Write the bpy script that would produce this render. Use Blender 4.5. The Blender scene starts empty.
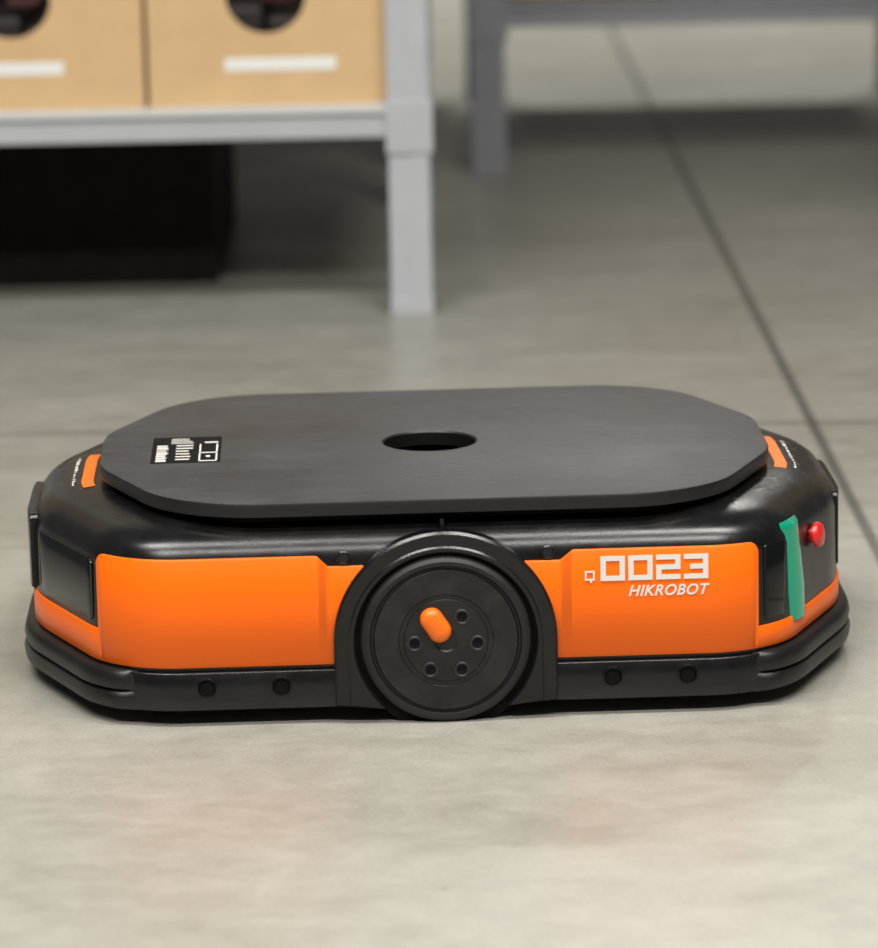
import bpy, bmesh, math, random
from mathutils import Vector, Matrix
random.seed(4)
sc = bpy.context.scene
try:
    sc.view_settings.view_transform = 'Standard'
    sc.view_settings.look = 'None'
except Exception as e:
    print(e)
COL = sc.collection

# ------------------------------------------------------------ materials
def newmat(name):
    m = bpy.data.materials.new(name); m.use_nodes = True
    nt = m.node_tree
    return m, nt, nt.nodes['Principled BSDF']

def mat(name, col, rough=0.5, metal=0.0, noise=0.0, nscale=60, bump=0.0, bscale=400, coat=0.0, emit=None, estr=0, rvar=0.0, spec=0.5):
    m, nt, b = newmat(name)
    b.inputs['Roughness'].default_value = rough
    b.inputs['Metallic'].default_value = metal
    b.inputs['Base Color'].default_value = (*col, 1)
    b.inputs['Coat Weight'].default_value = coat
    b.inputs['Coat Roughness'].default_value = 0.08
    b.inputs['Specular IOR Level'].default_value = spec
    tc = nt.nodes.new('ShaderNodeTexCoord')
    n = nt.nodes.new('ShaderNodeTexNoise'); n.inputs['Scale'].default_value = nscale
    n.inputs['Detail'].default_value = 7; n.inputs['Roughness'].default_value = 0.6
    nt.links.new(tc.outputs['Object'], n.inputs['Vector'])
    if noise > 0:
        r = nt.nodes.new('ShaderNodeValToRGB')
        r.color_ramp.elements[0].position = 0.3; r.color_ramp.elements[1].position = 0.7
        r.color_ramp.elements[0].color = (*[max(0, c*(1-noise)) for c in col], 1)
        r.color_ramp.elements[1].color = (*[min(1, c*(1+noise)) for c in col], 1)
        nt.links.new(n.outputs['Fac'], r.inputs['Fac'])
        nt.links.new(r.outputs['Color'], b.inputs['Base Color'])
    if rvar > 0:
        mr = nt.nodes.new('ShaderNodeMapRange')
        mr.inputs['From Min'].default_value = 0.3; mr.inputs['From Max'].default_value = 0.7
        mr.inputs['To Min'].default_value = rough-rvar; mr.inputs['To Max'].default_value = rough+rvar
        nt.links.new(n.outputs['Fac'], mr.inputs['Value'])
        nt.links.new(mr.outputs['Result'], b.inputs['Roughness'])
    if bump > 0:
        n2 = nt.nodes.new('ShaderNodeTexNoise'); n2.inputs['Scale'].default_value = bscale
        n2.inputs['Detail'].default_value = 3
        nt.links.new(tc.outputs['Object'], n2.inputs['Vector'])
        bp = nt.nodes.new('ShaderNodeBump'); bp.inputs['Strength'].default_value = bump
        bp.inputs['Distance'].default_value = 0.001
        nt.links.new(n2.outputs['Fac'], bp.inputs['Height'])
        nt.links.new(bp.outputs['Normal'], b.inputs['Normal'])
    if emit:
        b.inputs['Emission Color'].default_value = (*emit, 1)
        b.inputs['Emission Strength'].default_value = estr
    return m

M_black = mat('black_plastic', (0.006, 0.006, 0.0065), 0.25, noise=0.3, nscale=30, bump=0.10, bscale=900, rvar=0.05, spec=0.5)
M_gloss = mat('gloss_black', (0.004, 0.005, 0.005), 0.14, coat=0.1, spec=0.3)
M_rubber = mat('bumper_rubber', (0.007, 0.007, 0.007), 0.38, noise=0.3, nscale=40)
M_edge = mat('plate_edge', (0.010, 0.010, 0.011), 0.4, noise=0.2)
M_orange = mat('orange_paint', (1.0, 0.150, 0.0015), 0.36, noise=0.02, nscale=8, coat=0.12, spec=0.3)
M_orange2 = mat('orange_cap', (0.95, 0.17, 0.008), 0.35)
M_white = mat('white_print', (0.80, 0.76, 0.72), 0.5)
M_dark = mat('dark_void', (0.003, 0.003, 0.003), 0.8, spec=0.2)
M_green = mat('green_light_lens', (0.0, 0.20, 0.11), 0.18, emit=(0.0, 0.42, 0.24), estr=0.25, coat=0.6)
M_red = mat('red_button', (0.70, 0.015, 0.012), 0.3, coat=0.5)
M_tyre = mat('tyre_rubber', (0.008, 0.008, 0.008), 0.55, noise=0.4, nscale=50)
M_hub = mat('hub_black', (0.011, 0.011, 0.011), 0.4, noise=0.6, nscale=35, bump=0.2, rvar=0.08)
M_bolt = mat('bolt_black', (0.022, 0.022, 0.022), 0.35)
M_rack = mat('rack_grey_paint', (0.47, 0.49, 0.52), 0.45, noise=0.05, nscale=8)
M_rack2 = mat('rack_dark_grey_paint', (0.30, 0.31, 0.34), 0.45, noise=0.05, nscale=8)
M_lip = mat('rack_lip', (0.62, 0.63, 0.63), 0.4)
M_card = mat('cardboard', (0.66, 0.45, 0.235), 0.8, noise=0.06, nscale=12)
M_label = mat('label_paper', (0.85, 0.85, 0.83), 0.6)
M_cont = mat('dark_contents', (0.016, 0.011, 0.010), 0.6)
M_contred = mat('red_contents', (0.05, 0.006, 0.007), 0.5)
M_shade_box = mat('shade_box_black', (0.008, 0.007, 0.006), 0.75, noise=0.3, nscale=20, spec=0.2)  # near-black that stands in for the shade under the left rack

def plate_mat():
    m, nt, b = newmat('scuffed_plate_coating')
    N = nt.nodes.new; L = nt.links.new
    tc = N('ShaderNodeTexCoord')
    def noise(scale, det, sc=(1, 1, 1), r=0.6):
        mp = N('ShaderNodeMapping'); mp.inputs['Scale'].default_value = sc; L(tc.outputs['Object'], mp.inputs['Vector'])
        n = N('ShaderNodeTexNoise'); n.inputs['Scale'].default_value = scale; n.inputs['Detail'].default_value = det; n.inputs['Roughness'].default_value = r
        L(mp.outputs['Vector'], n.inputs['Vector']); return n.outputs['Fac']
    a = noise(5, 8, r=0.7); s = noise(7, 6, (1, 9, 1)); g = noise(260, 3)
    r1 = N('ShaderNodeValToRGB'); r1.color_ramp.elements[0].position = 0.38; r1.color_ramp.elements[1].position = 0.62
    r1.color_ramp.elements[0].color = (0.026, 0.026, 0.028, 1); r1.color_ramp.elements[1].color = (0.062, 0.062, 0.064, 1)
    mx = N('ShaderNodeMath'); mx.operation = 'MULTIPLY_ADD'; mx.inputs[1].default_value = 0.5; L(a, mx.inputs[0])
    m2 = N('ShaderNodeMath'); m2.operation = 'MULTIPLY_ADD'; m2.inputs[1].default_value = 0.2; m2.inputs[2].default_value = 0; L(s, m2.inputs[0])
    m3 = N('ShaderNodeMath'); m3.operation = 'MULTIPLY_ADD'; m3.inputs[1].default_value = 0.3; L(g, m3.inputs[0]); L(m2.outputs[0], m3.inputs[2])
    L(m3.outputs[0], mx.inputs[2]); L(mx.outputs[0], r1.inputs['Fac']); L(r1.outputs['Color'], b.inputs['Base Color'])
    mr = N('ShaderNodeMapRange'); mr.inputs['From Min'].default_value = 0.3; mr.inputs['From Max'].default_value = 0.7
    mr.inputs['To Min'].default_value = 0.38; mr.inputs['To Max'].default_value = 0.6
    L(a, mr.inputs['Value']); L(mr.outputs['Result'], b.inputs['Roughness'])
    bp = N('ShaderNodeBump'); bp.inputs['Strength'].default_value = 0.35; bp.inputs['Distance'].default_value = 0.001
    L(g, bp.inputs['Height']); L(bp.outputs['Normal'], b.inputs['Normal'])
    return m
M_plate = plate_mat()

def floor_mat():
    m, nt, b = newmat('polished_concrete')
    N = nt.nodes.new; L = nt.links.new
    tc = N('ShaderNodeTexCoord')
    def noise(scale, detail, vec=None, rough=0.55, dist=0):
        n = N('ShaderNodeTexNoise'); n.inputs['Scale'].default_value = scale
        n.inputs['Detail'].default_value = detail; n.inputs['Roughness'].default_value = rough
        n.inputs['Distortion'].default_value = dist
        L(vec or tc.outputs['Object'], n.inputs['Vector']); return n.outputs['Fac']
    mp = N('ShaderNodeMapping'); mp.inputs['Scale'].default_value = (0.9, 1.1, 1)
    L(tc.outputs['Object'], mp.inputs['Vector'])
    mp2 = N('ShaderNodeMapping'); mp2.inputs['Scale'].default_value = (0.7, 1.8, 1)
    L(tc.outputs['Object'], mp2.inputs['Vector'])
    n1 = noise(1.6, 6, mp.outputs['Vector'])
    n2 = noise(16, 9, mp.outputs['Vector'], 0.72, 0.3)
    n3 = noise(210, 5)
    n4 = noise(3.6, 10, mp2.outputs['Vector'], 0.7, 0.6)
    def math_(op, a, b_=None, c=None):
        x = N('ShaderNodeMath'); x.operation = op
        for i, v in enumerate((a, b_, c)):
            if v is None: continue
            if isinstance(v, (int, float)): x.inputs[i].default_value = v
            else: L(v, x.inputs[i])
        return x.outputs[0]
    s = math_('ADD', math_('MULTIPLY', n1, 0.14), math_('ADD', math_('MULTIPLY', n2, 0.34), math_('ADD', math_('MULTIPLY', n3, 0.26), math_('MULTIPLY', n4, 0.26))))
    r = N('ShaderNodeValToRGB')
    r.color_ramp.elements[0].position = 0.38; r.color_ramp.elements[0].color = (0.248, 0.239, 0.204, 1)
    r.color_ramp.elements[1].position = 0.61; r.color_ramp.elements[1].color = (0.402, 0.392, 0.347, 1)
    L(s, r.inputs['Fac'])
    sep = N('ShaderNodeSeparateXYZ'); L(tc.outputs['Object'], sep.inputs[0])
    X, Y = sep.outputs['X'], sep.outputs['Y']
    xa = math_('ADD', X, math_('MULTIPLY', Y, 0.013))
    ya = math_('ADD', Y, math_('MULTIPLY', X, 0.03))
    def line(v, pos, w, dark):
        d = math_('ABSOLUTE', math_('SUBTRACT', v, pos))
        mr = N('ShaderNodeMapRange'); mr.interpolation_type = 'SMOOTHSTEP'
        mr.inputs['From Min'].default_value = w*0.3; mr.inputs['From Max'].default_value = w*1.5
        mr.inputs['To Min'].default_value = dark; mr.inputs['To Max'].default_value = 1
        L(d, mr.inputs['Value']); return mr.outputs['Result']
    f = line(xa, 0.612, 0.009, 0.36)
    for pos, w, dk in ((1.27, 0.014, 0.58), (0.53, 0.005, 0.68), (3.05, 0.016, 0.75), (7.0, 0.03, .7)):
        f = math_('MULTIPLY', f, line(ya, pos, w, dk))
    f = math_('MULTIPLY', f, line(xa, -2.9, 0.011, 0.35))
    mx = N('ShaderNodeMix'); mx.data_type = 'RGBA'; mx.blend_type = 'MULTIPLY'; mx.inputs[0].default_value = 1
    L(r.outputs['Color'], mx.inputs[6])
    cb = N('ShaderNodeCombineColor'); L(f, cb.inputs[0]); L(f, cb.inputs[1]); L(f, cb.inputs[2])
    L(cb.outputs[0], mx.inputs[7])
    L(mx.outputs[2], b.inputs['Base Color'])
    mr = N('ShaderNodeMapRange'); mr.inputs['From Min'].default_value = 0.3; mr.inputs['From Max'].default_value = 0.7
    mr.inputs['To Min'].default_value = 0.26; mr.inputs['To Max'].default_value = 0.42
    b.inputs['Specular IOR Level'].default_value = 0.36
    L(n4, mr.inputs['Value']); L(mr.outputs['Result'], b.inputs['Roughness'])
    bp = N('ShaderNodeBump'); bp.inputs['Strength'].default_value = 0.10; bp.inputs['Distance'].default_value = 0.002
    L(n2, bp.inputs['Height']); L(bp.outputs['Normal'], b.inputs['Normal'])
    return m

# ------------------------------------------------------------ mesh helpers
def link(o, parent=None):
    COL.objects.link(o)
    if parent: o.parent = parent
    return o

def mesh_obj(name, verts, faces, mats, parent=None, fm=None, smooth=True, angle=35):
    me = bpy.data.meshes.new(name)
    me.from_pydata([tuple(v) for v in verts], [], faces)
    if not isinstance(mats, (list, tuple)): mats = [mats]
    for m in mats: me.materials.append(m)
    if fm:
        for p, i in zip(me.polygons, fm): p.material_index = i
    bm = bmesh.new(); bm.from_mesh(me)
    bmesh.ops.recalc_face_normals(bm, faces=bm.faces)
    bm.to_mesh(me); bm.free()
    if smooth:
        for p in me.polygons: p.use_smooth = True
        me.set_sharp_from_angle(angle=math.radians(angle))
    me.update()
    return link(bpy.data.objects.new(name, me), parent)

def box(name, lo, hi, m, parent=None, bevel=0.0, rot=None, pivot=None):
    bm = bmesh.new()
    bmesh.ops.create_cube(bm, size=1)
    c = [(a+b)/2 for a, b in zip(lo, hi)]; s = [b-a for a, b in zip(lo, hi)]
    for v in bm.verts: v.co = Vector((v.co.x*s[0], v.co.y*s[1], v.co.z*s[2]))
    if bevel: bmesh.ops.bevel(bm, geom=bm.edges[:], offset=bevel, segments=2, affect='EDGES', profile=0.6)
    me = bpy.data.meshes.new(name); bm.to_mesh(me); bm.free()
    me.materials.append(m)
    o = link(bpy.data.objects.new(name, me), parent)
    o.location = c
    if rot: o.rotation_euler = rot
    return o

def multibox(name, boxes, m, parent=None, bevel=0.0):
    bm = bmesh.new()
    for lo, hi in boxes:
        r = bmesh.ops.create_cube(bm, size=1)
        for v in r['verts']:
            v.co = Vector([(lo[i]+hi[i])/2 + v.co[i]*(hi[i]-lo[i]) for i in range(3)])
    if bevel: bmesh.ops.bevel(bm, geom=bm.edges[:], offset=bevel, segments=2, affect='EDGES', profile=0.6)
    me = bpy.data.meshes.new(name); bm.to_mesh(me); bm.free()
    me.materials.append(m)
    return link(bpy.data.objects.new(name, me), parent)

def lathe_y(name, prof, m, cx, cz, parent=None, n=72, fmf=None, mats=None):
    verts, faces, fm = [], [], []
    for r, y in prof:
        for i in range(n):
            a = 2*math.pi*i/n
            verts.append((cx+r*math.cos(a), y, cz+r*math.sin(a)))
    for j in range(len(prof)-1):
        for i in range(n):
            k = (i+1) % n
            faces.append((j*n+i, j*n+k, (j+1)*n+k, (j+1)*n+i))
            fm.append(fmf(j) if fmf else 0)
    return mesh_obj(name, verts, faces, mats or m, parent, fm, angle=30)

# ------------------------------------------------------------ plan outline
def outline(E, W, a, b, r, r2=None, step=0.008):
    """rounded octagon in plan; r = radius of the side corners, r2 = of the end corners"""
    r2 = r if r2 is None else r2
    C = [(E-a, -W), (E, -(W-b)), (E, W-b), (E-a, W), (-(E-a), W), (-E, W-b), (-E, -(W-b)), (-(E-a), -W)]
    RR = [r, r2, r2, r, r, r2, r2, r]
    C = [Vector(c) for c in C]
    pts = []
    cur = Vector((0, -W))
    nC = len(C)
    for i, c in enumerate(C):
        prev = C[i-1]; nxt = C[(i+1) % nC]; rr = RR[i]
        d1 = (c-prev).normalized(); d2 = (nxt-c).normalized()
        phi = d1.angle(d2); t = rr*math.tan(phi/2)
        st = c-d1*t
        L = (st-cur).length; k = max(1, int(L/step))
        n = Vector((d1.y, -d1.x))
        for j in range(k): pts.append((cur+(st-cur)*j/k, n.copy()))
        cen = st+Vector((-d1.y, d1.x))*rr
        a0 = math.atan2(n.y, n.x); m_ = 16
        for j in range(m_):
            an = a0+phi*j/m_
            nn = Vector((math.cos(an), math.sin(an)))
            pts.append((cen+nn*rr, nn))
        cur = c+d2*t
    end = Vector((0, -W)); L = (end-cur).length; k = int(L/step)
    for j in range(k): pts.append((cur+(end-cur)*j/k, Vector((0, -1))))
    return pts

class Path:
    def __init__(s, pts):
        s.pts = pts; s.S = [0]
        for i in range(len(pts)):
            s.S.append(s.S[-1]+(pts[(i+1) % len(pts)][0]-pts[i][0]).length)
        s.P = s.S[-1]
    def at(s, t):
        t = t % s.P
        import bisect
        i = min(bisect.bisect_right(s.S, t)-1, len(s.pts)-1)
        f = (t-s.S[i])/max(1e-9, s.S[i+1]-s.S[i])
        p0, n0 = s.pts[i]; p1, n1 = s.pts[(i+1) % len(s.pts)]
        return p0.lerp(p1, f), n0.lerp(n1, f).normalized()
    def find(s, x, y):
        q = Vector((x, y)); best = min(range(len(s.pts)), key=lambda i: (s.pts[i][0]-q).length)
        t = s.S[best]
        return t if t < s.P/2 else t-s.P

def loft(name, pts, prof, mats, parent, fmf=None, cap=True, angle=35):
    n = len(pts); V = []; F = []; fm = []
    for d, z in prof:
        for p, nn in pts:
            q = p-nn*d; V.append((q.x, q.y, z))
    for j in range(len(prof)-1):
        for i in range(n):
            k = (i+1) % n
            F.append((j*n+i, j*n+k, (j+1)*n+k, (j+1)*n+i)); fm.append(fmf(j) if fmf else 0)
    if cap:
        F.append(tuple(range(n))); fm.append(fmf(0) if fmf else 0)
        F.append(tuple((len(prof)-1)*n+i for i in range(n))); fm.append(fmf(len(prof)-2) if fmf else 0)
    return mesh_obj(name, V, F, mats, parent, fm, angle=angle)

# ============================================================ ROBOT
robot = bpy.data.objects.new('warehouse_transport_robot', None); link(robot)
E, W, A, B = 0.500, 0.340, 0.110, 0.235
body_pts = outline(E, W, A, B, 0.125, 0.24)
PB = Path(body_pts)
prof = [(0.05, 0.024), (0.012, 0.026), (0.004, 0.034), (0.0, 0.07), (0, 0.105), (0.001, 0.190), (0.003, 0.200), (0.007, 0.209),
        (0.014, 0.218), (0.025, 0.2255), (0.040, 0.2305), (0.060, 0.2345), (0.085, 0.237), (0.11, 0.2375)]
loft('body_shell', body_pts, prof, M_black, robot, angle=40)

def prof_z(d):
    P = prof[5:]
    for (a0, z0), (a1, z1) in zip(P, P[1:]):
        if a0 <= d <= a1: return z0+(z1-z0)*(d-a0)/(a1-a0)
    return P[-1][1]

def panel(name, s0, s1, zb, zt, off, m, parent=robot, r=0.0, ds=0.003, back=0.004, rl=None, rr=None):
    rl = r if rl is None else rl; rr = r if rr is None else rr
    ss = [s0+(s1-s0)*i/max(2, int((s1-s0)/ds)) for i in range(max(2, int((s1-s0)/ds))+1)]
    for rad, base, sg in ((rl, s0, 1), (rr, s1, -1)):
        if rad > 0:
            ss += [base+sg*rad*(1-math.cos(math.radians(t))) for t in range(0, 91, 9)]
    ss = sorted(set(round(x, 6) for x in ss))
    V = []; F = []
    for s in ss:
        p, n = PB.at(s)
        b_, t_ = (zb(s) if callable(zb) else zb), (zt(s) if callable(zt) else zt)
        ins = 0
        for rad, dd in ((rl, s-s0), (rr, s1-s)):
            if rad > 0 and dd < rad: ins = max(ins, rad-math.sqrt(max(0, rad*rad-(rad-dd)**2)))
        b_ += ins; t_ -= ins
        q = p+n*off; k = p+n*(off-back)
        e = min(0.0012, back*.5)
        q2 = p+n*(off-e)
        V += [(q2.x, q2.y, b_), (q.x, q.y, b_+e), (q.x, q.y, t_-e), (q2.x, q2.y, t_), (k.x, k.y, t_), (k.x, k.y, b_)]
    m6 = 6
    for i in range(len(ss)-1):
        for j in range(6):
            a_, c_ = i*m6+j, i*m6+(j+1) % 6
            F.append((a_, c_, c_+m6, a_+m6))
    F.append(tuple(range(6))); F.append(tuple((len(ss)-1)*6+j for j in range(6)))
    return mesh_obj(name, V, F, m, parent, angle=50)

def poly(pts):
    def f(s):
        if s <= pts[0][0]: return pts[0][1]
        for (a0, z0), (a1, z1) in zip(pts, pts[1:]):
            if s <= a1: return z0+(z1-z0)*(s-a0)/(a1-a0)
        return pts[-1][1]
    return f

ZB = 0.071
sL_end = PB.find(-E, 0.0)
sR_end = PB.find(E, 0.0)
HB = PB.P/2
panel('orange_panel_1', -0.424, -0.095, ZB, poly([(-0.150, 0.203), (-0.137, 0.190)]), 0.0026, M_orange, rl=0.012)
panel('orange_panel_2', 0.095, 0.374, ZB, poly([(0.137, 0.190), (0.152, 0.202)]), 0.0026, M_orange, rr=0.012)
panel('orange_end_strip_1', -(HB-0.40), -0.405, ZB, 0.110, 0.0024, M_orange)
panel('orange_end_strip_2', 0.36, HB-0.40, ZB, 0.098, 0.0024, M_orange)
panel('orange_back_panel', HB-0.39, HB+0.39, ZB, 0.203, 0.0026, M_orange, r=0.012)
panel('sensor_window_1', -0.61, -0.437, 0.115, 0.193, 0.0010, M_gloss, r=0.010)
panel('sensor_window_2', 0.384, 0.424, 0.104, 0.196, 0.0008, M_gloss, r=0.006)
panel('lidar_housing_1', sL_end-0.09, sL_end+0.10, 0.112, 0.205, 0.006, M_black, r=0.008, back=0.016)
panel('lidar_housing_2', sR_end-0.10, sR_end+0.09, 0.112, 0.205, 0.002, M_black, r=0.008, back=0.01)
for i, (a_, b_) in enumerate(((-0.375, -0.125), (0.125, 0.375))):
    panel('skirt_%d' % (i+1), a_, b_, 0.020, 0.066, 0.006, M_black, r=0.004, back=0.012)

def bumper(name, s0, s1):
    cs = [(-0.02, 0.020), (0.010, 0.019), (0.0155, 0.023), (0.017, 0.032), (0.0145, 0.040), (0.0085, 0.0425), (0.0145, 0.045),
          (0.016, 0.052), (0.0135, 0.062), (0.008, 0.067), (-0.004, 0.068)]
    n = int((s1-s0)/0.006); V = []; F = []
    for i in range(n+1):
        s = s0+(s1-s0)*i/n; p, nn = PB.at(s)
        t = min(1, min(s-s0, s1-s)/0.03); t = 0.25+0.75*math.sin(t*math.pi/2)
        for d, z in cs:
            dd = d*t if d > 0 else d
            q = p+nn*dd; V.append((q.x, q.y, z))
    m_ = len(cs)
    for i in range(n):
        for j in range(m_):
            k = (j+1) % m_
            F.append((i*m_+j, i*m_+k, (i+1)*m_+k, (i+1)*m_+j))
    F.append(tuple(range(m_))); F.append(tuple(n*m_+j for j in range(m_)))
    return mesh_obj(name, V, F, M_rubber, robot, angle=50)
bumper('bumper_1', -(HB-0.37), -0.365)
bumper('bumper_2', 0.365, HB-0.37)

def light_bar(name, s0, s1, m):
    V = []; F = []; n = 12; K = 30; z0_, z1_ = 0.088, 0.214
    for k in range(K+1):
        z = z0_+k*(z1_-z0_)/K
        tilt = (z-0.15)*-0.10
        lean = 0.0060*(max(0, z-0.13)/0.082)
        for i in range(n+1):
            f = i/n; s = (s0+s1)/2+(f-0.5)*(s1-s0)+tilt
            p, nn = PB.at(s)
            o = -0.001+0.0080*math.sin(f*math.pi)**0.5-lean
            if k in (0, K): o = -0.008
            q = p+nn*o; V.append((q.x, q.y, z))
    for j in range(K):
        for i in range(n):
            a_ = j*(n+1)+i; F.append((a_, a_+1, a_+n+2, a_+n+1))
    return mesh_obj(name, V, F, m, robot, angle=60)
light_bar('status_light', 0.428, 0.478, M_green)

p, nn = PB.at(0.520)
def e_stop():
    prof_ = [(0, 0.017), (0.006, 0.0168), (0.0115, 0.015), (0.0135, 0.012), (0.0135, 0.008), (0.009, 0.006), (0.009, -0.002), (0.0, -0.002)]
    V = []; F = []; n = 28
    for r, h in prof_:
        for i in range(n):
            a = 2*math.pi*i/n; V.append((r*math.cos(a), r*math.sin(a), h))
    for j in range(len(prof_)-1):
        for i in range(n): F.append((j*n+i, j*n+(i+1) % n, (j+1)*n+(i+1) % n, (j+1)*n+i))
    o = mesh_obj('emergency_stop_button', V, F, M_red, robot, angle=40)
    d = Vector((nn.x, nn.y, 0.1)).normalized()
    o.rotation_euler = d.to_track_quat('Z', 'Y').to_euler()
    o.location = (p.x-0.004*nn.x, p.y-0.004*nn.y, 0.178)
    o.scale = (1.15, 1.15, 1)
e_stop()

def arch(name, R, r, y0, y1, zc, m, zb=0.022):
    V = []; F = []
    N = 64
    outer = []; inner = []
    for i in range(N+1):
        a = math.radians(-48+(276)*i/N)
        inner.append((r*math.cos(a), zc+r*math.sin(a)))
        if a < 0: outer.append((R, max(zb, zc+R*math.tan(a))))
        elif a > math.pi: outer.append((-R, max(zb, zc-R*math.tan(a-math.pi))))
        else: outer.append((R*math.cos(a), zc+R*math.sin(a)))
    c = 0.003
    e = 1 if y1 > y0 else -1
    for (ox, oz), (ix, iz) in zip(outer, inner):
        n_ = Vector((ox, oz-zc)).normalized()*c
        V += [(ox, y0, oz), (ox, y1-e*c, oz), (ox-n_.x, y1, oz-n_.y), (ix+n_.x, y1, iz+n_.y), (ix, y1-e*c, iz), (ix, y0, iz)]
    for i in range(N):
        for j in range(6):
            k = (j+1) % 6; F.append((i*6+j, i*6+k, (i+1)*6+k, (i+1)*6+j))
    F.append(tuple(range(6))); F.append(tuple(N*6+j for j in range(6)))
    return mesh_obj(name, V, F, m, robot, angle=40)

ZC = 0.0985
for side, sg in (('front', -1), ('rear', 1)):
    y = sg*W
    arch('wheel_arch_'+side, 0.132, 0.107, y-sg*0.01, y+sg*0.012, ZC, M_black)
    arch('wheel_arch_lip_'+side, 0.116, 0.106, y-sg*0.01, y+sg*0.014, ZC, M_black)
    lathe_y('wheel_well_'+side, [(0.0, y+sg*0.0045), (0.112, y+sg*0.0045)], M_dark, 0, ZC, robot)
    wy = y+sg*0.018
    R_ = 0.101
    pr = [(0.0, wy-sg*0.06), (R_-.006, wy-sg*0.06), (R_, wy-sg*0.054), (R_, wy-sg*0.008), (R_-.002, wy-sg*0.003), (R_-.006, wy),
          (0.090, wy-sg*0.0005), (0.088, wy-sg*0.004), (0.086, wy-sg*0.004), (0.084, wy), (0.056, wy+sg*0.001), (0.055, wy-sg*0.0005),
          (0.050, wy-sg*0.0005), (0.049, wy+sg*0.0015), (0.014, wy+sg*0.002), (0.012, wy+sg*0.0005), (0, wy+sg*0.0005)]
    lathe_y('wheel_'+side, pr, None, 0, R_, robot, n=96, mats=[M_tyre, M_hub], fmf=lambda j: 0 if j < 8 else 1)
    for i in range(6):
        a = math.radians(60*i-1)
        cx, cz = 0.037*math.cos(a), R_-0.003+0.037*math.sin(a)
        yy = wy+sg*0.002
        lathe_y('wheel_bolt_%s_%d' % (side, i+1), [(0.0095, yy-sg*0.002), (0.0095, yy+sg*0.0008), (0.0080, yy+sg*0.0016), (0.0065, yy+sg*0.0008)], M_bolt, cx, cz, robot, n=20)
        lathe_y('wheel_bolt_socket_%s_%d' % (side, i+1), [(0.0066, yy+sg*0.0007), (0.005, yy+sg*.0002), (0, yy+sg*0.0001)], M_dark, cx, cz, robot, n=20)
bm = bmesh.new()
bmesh.ops.create_uvsphere(bm, u_segments=32, v_segments=20, radius=1)
for v in bm.verts:
    x, y_, z = v.co
    zz = z*0.0135+(0.0085 if z > 0 else -0.0085)
    v.co = Vector((x*0.0138, math.copysign(abs(y_)**0.7, y_)*0.012, zz))
me = bpy.data.meshes.new('hub_cap'); bm.to_mesh(me); bm.free(); me.materials.append(M_orange2)
for p_ in me.polygons: p_.use_smooth = True
hc = link(bpy.data.objects.new('hub_cap', me), robot)
hc.location = (-0.012, -W-0.022, 0.121); hc.rotation_euler = (0, math.radians(-33), 0)

for i, x in enumerate((-0.283, -0.195, 0.197, 0.286)):
    y0 = -W-0.006
    lathe_y('skirt_socket_%d' % (i+1), [(0.0125, y0+0.002), (0.0125, y0-0.002), (0.0105, y0-0.003), (0.009, y0-0.001), (0.0085, y0+0.001)], M_gloss, x, 0.047, robot, n=28)
    lathe_y('skirt_socket_core_%d' % (i+1), [(0.0088, y0+0.0003), (0.0086, y0-0.0002), (0, y0-0.0004)], M_dark, x, 0.047, robot, n=24)
for i, x in enumerate((-0.118, 0.122)):
    lathe_y('shell_screw_%d' % (i+1), [(0.0085, -W+0.003), (0.0085, -W-0.001), (0.007, -W-0.002), (0.006, -W), (0, -W)], M_black, x, 0.2, robot, n=24)
box('shell_seam', (-0.003, -W-0.001, 0.222), (0.001, -W+0.06, 0.2375), M_dark, robot)

# ------------------------------------------------ lifting plate with hole
PE, PW = 0.415, 0.316
pl = outline(PE, PW, 0.100, 0.225, 0.16, 0.17)
zt = 0.2625; th = 0.019
n = len(pl); V = []; F = []; fm = []
hx, hy, hr = -0.004, 0.000, 0.058
def ring_out(d, z): return [((p-nn*d).x, (p-nn*d).y, z) for p, nn in pl]
angs = [math.atan2(p.y-hy, p.x-hx) for p, nn in pl]
def ring_hole(r, z): return [(hx+r*math.cos(a), hy+r*math.sin(a), z) for a in angs]
rings = [ring_hole(0.003, zt-th), ring_out(0.004, zt-th), ring_out(0, zt-th+0.002), ring_out(0, zt-0.004), ring_out(0.0012, zt-0.0012), ring_out(0.004, zt),
         ring_hole(hr+0.002, zt), ring_hole(hr, zt-0.002), ring_hole(hr, zt-0.018), ring_hole(0.003, zt-0.018)]
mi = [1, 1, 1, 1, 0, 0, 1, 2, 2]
for rg in rings: V += rg
for j in range(len(rings)-1):
    for i in range(n):
        k = (i+1) % n
        F.append((j*n+i, j*n+k, (j+1)*n+k, (j+1)*n+i)); fm.append(mi[j])
mesh_obj('lifting_plate', V, F, [M_plate, M_edge, M_dark], robot, fm, angle=30)
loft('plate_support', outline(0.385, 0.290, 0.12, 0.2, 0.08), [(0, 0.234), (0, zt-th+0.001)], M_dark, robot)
multibox('hole_detail', [((-0.035, -0.03, zt-0.018), (0.03, -0.026, zt-0.015))], M_edge, robot)
lx, ly = -0.308, -0.016
box('plate_label', (lx-0.043, ly-0.072, zt-0.001), (lx+0.043, ly+0.072, zt+0.0006), M_dark, robot)
bx = []
z0, z1 = zt+0.0007, zt+0.0010
random.seed(11)
for r in range(14):
    y = ly-0.066+r*0.0066
    bx.append(((lx-0.037, y, z0), (lx-0.037+random.uniform(0.011, 0.015), y+random.choice((0.003, 0.005)), z1)))
for r in range(6):
    y = ly-0.058+r*0.0155
    bx.append(((lx-0.013, y, z0), (lx-0.013+random.uniform(0.014, 0.021), y+0.005, z1)))
for r in range(4):
    y = ly+0.035+r*0.008
    bx.append(((lx-0.020, y, z0), (lx-0.020+random.uniform(0.02, 0.03), y+0.0025, z1)))
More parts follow.
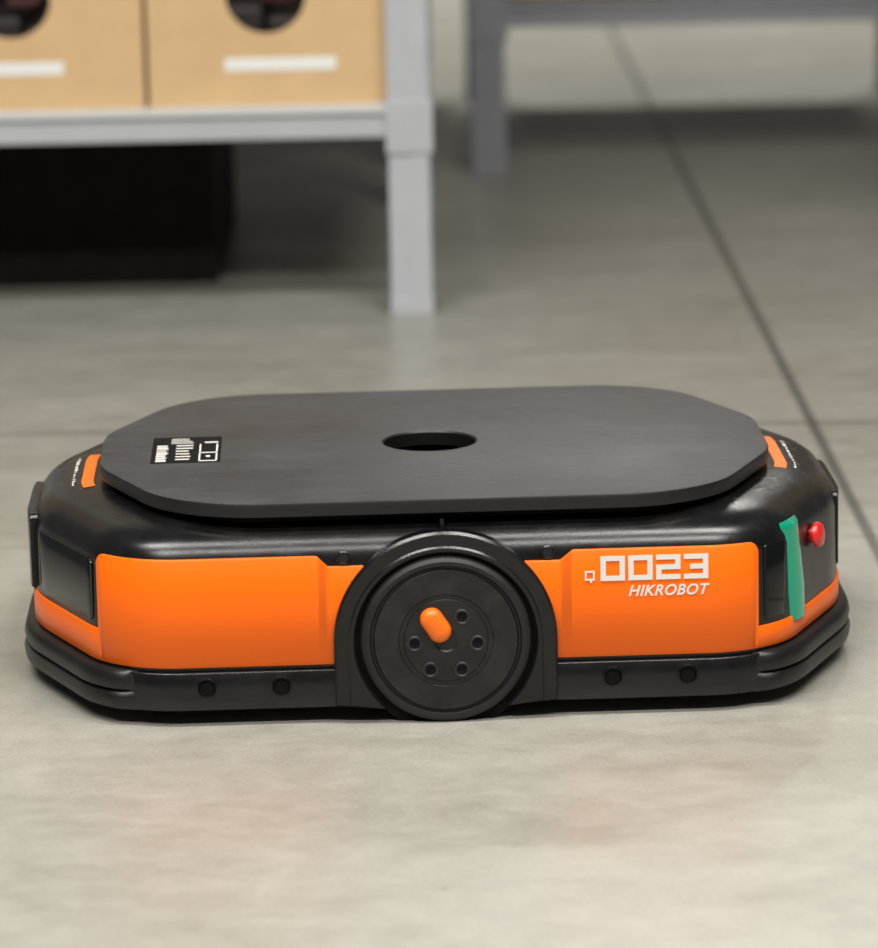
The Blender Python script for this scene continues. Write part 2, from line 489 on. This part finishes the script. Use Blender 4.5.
bx += [((lx+0.016, ly-0.066, z0), (lx+0.018, ly+0.028, z1)), ((lx+0.037, ly-0.066, z0), (lx+0.039, ly+0.028, z1)),
       ((lx+0.016, ly-0.022, z0), (lx+0.039, ly-0.018, z1)), ((lx+0.016, ly-0.068, z0), (lx+0.039, ly-0.064, z1)), ((lx+0.022, ly+0.035, z0), (lx+0.039, ly+0.041, z1)),
       ((lx+0.025, ly-0.045, z0), (lx+0.030, ly-0.037, z1))]
multibox('plate_label_print', bx, M_white, robot)

def top_patch(name, s0, s1, d0, d1, m, lift=0.0008):
    V = []; F = []; k = max(2, int((s1-s0)/0.01))
    for i in range(k+1):
        p, nn = PB.at(s0+(s1-s0)*i/k)
        for d in (d0, (d0+d1)/2, d1):
            q = p-nn*d; V.append((q.x, q.y, prof_z(d)+lift))
    for i in range(k):
        for j in range(2): a_ = i*3+j; F.append((a_, a_+1, a_+4, a_+3))
    return mesh_obj(name, V, F, m, robot)
for nm, se in (('1', sL_end), ('2', sR_end)):
    top_patch('orange_sticker_'+nm, se-0.105, se+0.105, 0.062, 0.077, M_orange2)
    s = se-0.09; i = 0
    while s < se+0.08:
        L_ = random.uniform(0.004, 0.012); i += 1
        top_patch('sticker_text_%s_%d' % (nm, i), s, s+L_, 0.050, 0.050+random.uniform(0.002, 0.0045), M_white)
        s += L_+random.uniform(0.004, 0.008)

# ------------------------------------------------ numbers and lettering
yf = -W-0.0026
def glyph_boxes(g, x0, z0, w, h, t):
    y0, y1 = yf-0.0010, yf-0.0004
    H = lambda zc, a=0.0, b=1.0: ((x0+a*w, y0, zc), (x0+b*w, y1, zc+t))
    Vv = lambda x, za, zb_: ((x, y0, za), (x+t*1.05, y1, zb_))
    tv = t*1.05; zm = z0+h/2-t/2; zt_ = z0+h-t
    if g == '0': return [H(z0), H(zt_), Vv(x0, z0+t, zt_), Vv(x0+w-tv, z0+t, zt_)]
    if g == '2': return [H(z0), H(zm), H(zt_), Vv(x0+w-tv, zm+t, zt_), Vv(x0, z0+t, zm)]
    if g == '3': return [H(z0), H(zm, 0.25, 1), H(zt_), Vv(x0+w-tv, zm+t, zt_), Vv(x0+w-tv, z0+t, zm)]
bxs = []; x0 = 0.184
for g in '0023':
    bxs += glyph_boxes(g, x0, 0.1635, 0.0288, 0.030, 0.0060); x0 += 0.0328
multibox('number_marking', bxs, M_white, robot)
qb = glyph_boxes('0', 0.1655, 0.1645, 0.0115, 0.0115, 0.002)+[((0.1715, yf-0.001, 0.1615), (0.174, yf-0.0004, 0.1645))]
multibox('letter_q_marking', qb, M_white, robot)
tx = bpy.data.curves.new('side_lettering', 'FONT'); tx.body = 'HIKROBOT'; tx.size = 0.0182; tx.shear = 0.3; tx.extrude = 0.0002; tx.offset = 0.00035
tx.space_character = 1.08
tx.materials.append(M_white)
to = link(bpy.data.objects.new('side_lettering', tx), robot)
to.rotation_euler = (math.pi/2, 0, 0); to.location = (0.216, yf-0.0006, 0.1445)
bpy.context.view_layer.update()
to.scale = (0.096/max(0.001, to.dimensions.x), 1, 1)

robot.rotation_euler = (0, 0, math.radians(1.8))

# ============================================================ RACKS
def rack(name, x0, x1, y0, y1, levels, height, m, mlip, pw=0.074):
    e = bpy.data.objects.new(name, None); link(e)
    e.location = (x0, y0, 0)
    Wd, D = x1-x0, y1-y0
    k = 1
    for px in (0, Wd-pw):
        for py in (0, D-0.05):
            fr = (py == 0)
            ya, yb = (py, py+0.004) if fr else (py+0.046, py+0.05)
            multibox('upright_%d' % k, [((px+0.005, ya, 0.006), (px+pw-0.005, yb, height)),
                                        ((px, py, 0.006), (px+0.005, py+0.05, height)),
                                        ((px+pw-0.005, py, 0.006), (px+pw, py+0.05, height)),
                                        ((px+pw*0.5, (py-0.002 if fr else py+0.05), 0.03), (px+pw*0.95, (py if fr else py+0.052), height))], m, e)
            multibox('foot_%d' % k, [((px-0.002, py-0.003, 0), (px+pw+0.002, py+0.053, 0.03))], m, e, bevel=0.002)
            k += 1
    for i, z in enumerate(levels):
        t = 0.058
        multibox('deck_%d' % (i+1), [((pw, 0.006, z), (Wd-pw, 0.036, z+t-0.014)), ((pw, D-0.036, z), (Wd-pw, D-0.006, z+t-0.014)),
                                     ((0.006, 0.05, z), (0.036, D-0.05, z+t-0.014)), ((Wd-0.036, 0.05, z), (Wd-0.006, D-0.05, z+t-0.014)),
                                     ((0.036, 0.036, z+t-0.024), (Wd-0.036, D-0.036, z+t-0.014))], m, e, bevel=0.0015)
        multibox('deck_lip_%d' % (i+1), [((pw, -0.002, z+t-0.0139), (Wd-pw, 0.045, z+t))], mlip, e, bevel=0.002)
        br = []
        for px in (0, Wd-pw):
            br.append(((px-0.004, -0.005, z-0.03), (px+pw+0.007, 0.03, z+t+0.01)))
            br.append(((px-0.004, D-0.03, z-0.03), (px+pw+0.007, D+0.005, z+t+0.01)))
        multibox('brackets_%d' % (i+1), br, m, e, bevel=0.003)
    return e

LV = (0.325, 0.80, 1.28, 1.76)
TH = 2.25
rack('light_blocking_rack', -1.070, 0.002, 2.235, 3.50, LV, TH, M_rack, M_lip)
rack('light_blocking_rack', 0.097, 1.21, 3.88, 5.20, LV, TH, M_rack2, M_rack2)
rack('light_blocking_rack', -1.22, 0.0, 3.98, 5.20, LV, TH, M_rack2, M_rack2)
rack('light_blocking_rack', -2.30, -1.12, 2.235, 3.50, LV, TH, M_rack, M_lip)
rack('light_blocking_rack', 1.12, 2.27, 2.40, 3.60, LV, TH, M_rack2, M_rack2)  # unseen rack, added to block light and darken the aisle floor

def bin_(x0, x1, y0, y1, z0, h=0.212, notch=0.072, ncx=0.5, label=True, lab0=0.31, name='cardboard_bin'):
    e = bpy.data.objects.new(name, None); link(e); e.location = (x0, y0, z0)
    w, d = x1-x0, y1-y0; t = 0.006
    pts = [(0, 0), (w, 0), (w, h)]
    c = w*ncx
    for i in range(25):
        a = math.radians(0-180*i/24)
        pts.append((c+notch*math.cos(a), h-0.012+notch*0.98*math.sin(a)))
    pts.insert(3, (c+notch, h)); pts.append((c-notch, h)); pts.append((0, h))
    n_ = len(pts)
    V = [(x, 0, z) for x, z in pts]+[(x, t, z) for x, z in pts]
    F = [tuple(range(n_)), tuple(range(2*n_-1, n_-1, -1))]+[(i, (i+1) % n_, n_+(i+1) % n_, n_+i) for i in range(n_)]
    mesh_obj('front_wall', V, F, M_card, e, smooth=False)
    multibox('side_walls', [((0, t, 0), (t, d-t, h)), ((w-t, t, 0), (w, d-t, h)), ((0, d-t, 0), (w, d, h)), ((t, t, 0), (w-t, d-t, t)),
                            ((0, -0.0, h), (t*2, d, h+0.002)), ((w-2*t, 0, h), (w, d, h+0.002))], M_card, e)
    if label: box('label', (w*lab0, -0.0012, 0.063), (w*lab0+0.2, 0.0, 0.086), M_label, e)
    bb = []
    random.seed(int(abs(x0*1000)))
    for i in range(4):
        xx = t*2+i*(w-4*t)/4; bb.append(((xx, 0.03, t), (xx+(w-4*t)/4-0.006, d-0.03, h*random.uniform(0.6, 0.85))))
    multibox('contents', bb, M_cont, e, bevel=0.012)
    if label: box('red_package', (c-0.01, 0.035, h*0.86), (c+0.05, 0.1, h*0.93), M_contred, e, bevel=0.004)
    return e
for lv in LV:
    zz = lv+0.058
    bin_(-0.500, -0.072, 2.27, 2.84, zz, lab0=0.322)
    bin_(-0.935, -0.508, 2.27, 2.84, zz, ncx=0.45, lab0=0.195)
    bin_(-0.500, -0.072, 2.87, 3.43, zz, label=False)
    bin_(-0.935, -0.508, 2.87, 3.43, zz, label=False)
    for (ra, rb, ya) in ((0.18, 1.13, 3.97), (-1.14, -0.08, 4.04), (1.20, 2.19, 2.46), (-2.22, -1.20, 2.30)):  # third run fills the unseen rack added to block light
        hw = (rb-ra)/2
        for q in range(2):
            for k in range(2):
                bin_(ra+q*hw, ra+(q+1)*hw-0.01, ya+k*0.57, ya+k*0.57+0.55, zz, label=False)

# open-topped black box added beneath the left rack to stand in for deep shade
shade_box = bpy.data.objects.new('added_shade_box', None); link(shade_box); shade_box.location = (-0.99, 2.61, 0)
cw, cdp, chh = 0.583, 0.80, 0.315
multibox('shade_box_shell', [((0, 0, 0), (cw, 0.012, chh)), ((0, cdp-0.012, 0), (cw, cdp, chh)), ((0, 0.012, 0), (0.012, cdp-0.012, chh)),
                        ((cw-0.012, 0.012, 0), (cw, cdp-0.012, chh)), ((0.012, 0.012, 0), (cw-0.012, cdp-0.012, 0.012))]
         + [((0.03+i*0.10, -0.004, 0.02), (0.045+i*0.10, 0, chh-0.02)) for i in range(6)], M_shade_box, shade_box)

# ============================================================ ROOM
def plane(name, x0, x1, y0, y1, z, m):
    return mesh_obj(name, [(x0, y0, z), (x1, y0, z), (x1, y1, z), (x0, y1, z)], [(0, 1, 2, 3)], m, smooth=False)
plane('floor', -12, 12, -9, 16, 0, floor_mat())
M_wall = mat('painted_wall', (0.30, 0.30, 0.28), 0.8, noise=0.08, nscale=1)
box('wall_back', (-12, 16, 0), (12, 16.2, 6.5), M_wall)

# ============================================================ LIGHT
def area(name, loc, sx, sy, power, col=(1, 0.975, 0.92), rot=(0, 0, 0)):
    l = bpy.data.lights.new(name, 'AREA'); l.shape = 'RECTANGLE'; l.size = sx; l.size_y = sy; l.energy = power; l.color = col
    o = link(bpy.data.objects.new(name, l)); o.location = loc; o.rotation_euler = rot
    return o
for i, (x, y, pw_) in enumerate(((-1.6, -4.0, 200), (1.6, -4.0, 200), (-1.6, -1.3, 165), (1.6, -1.3, 165), (-0.8, 8.6, 260), (2.6, 8.6, 260))):
    area('ceiling_light_%d' % (i+1), (x, y, 4.8), 2.4, 0.6, pw_)
w = bpy.data.worlds.new('world'); sc.world = w; w.use_nodes = True
w.node_tree.nodes['Background'].inputs[0].default_value = (0.95, 0.97, 1.0, 1)
w.node_tree.nodes['Background'].inputs[1].default_value = 0.10

# ============================================================ CAMERA
cd = bpy.data.cameras.new('camera'); cam = link(bpy.data.objects.new('camera', cd))
cd.sensor_fit = 'HORIZONTAL'; cd.sensor_width = 36; cd.lens = 4000/878*36
Mx = Matrix.Translation((0.007, -4.898, 1.35)) @ Matrix.Rotation(math.radians(77), 4, 'X') @ Matrix.Rotation(math.radians(-1.2), 4, 'Z')
cam.matrix_world = Mx
cd.dof.use_dof = True; cd.dof.focus_distance = 4.82; cd.dof.aperture_fstop = 3.9
sc.camera = cam
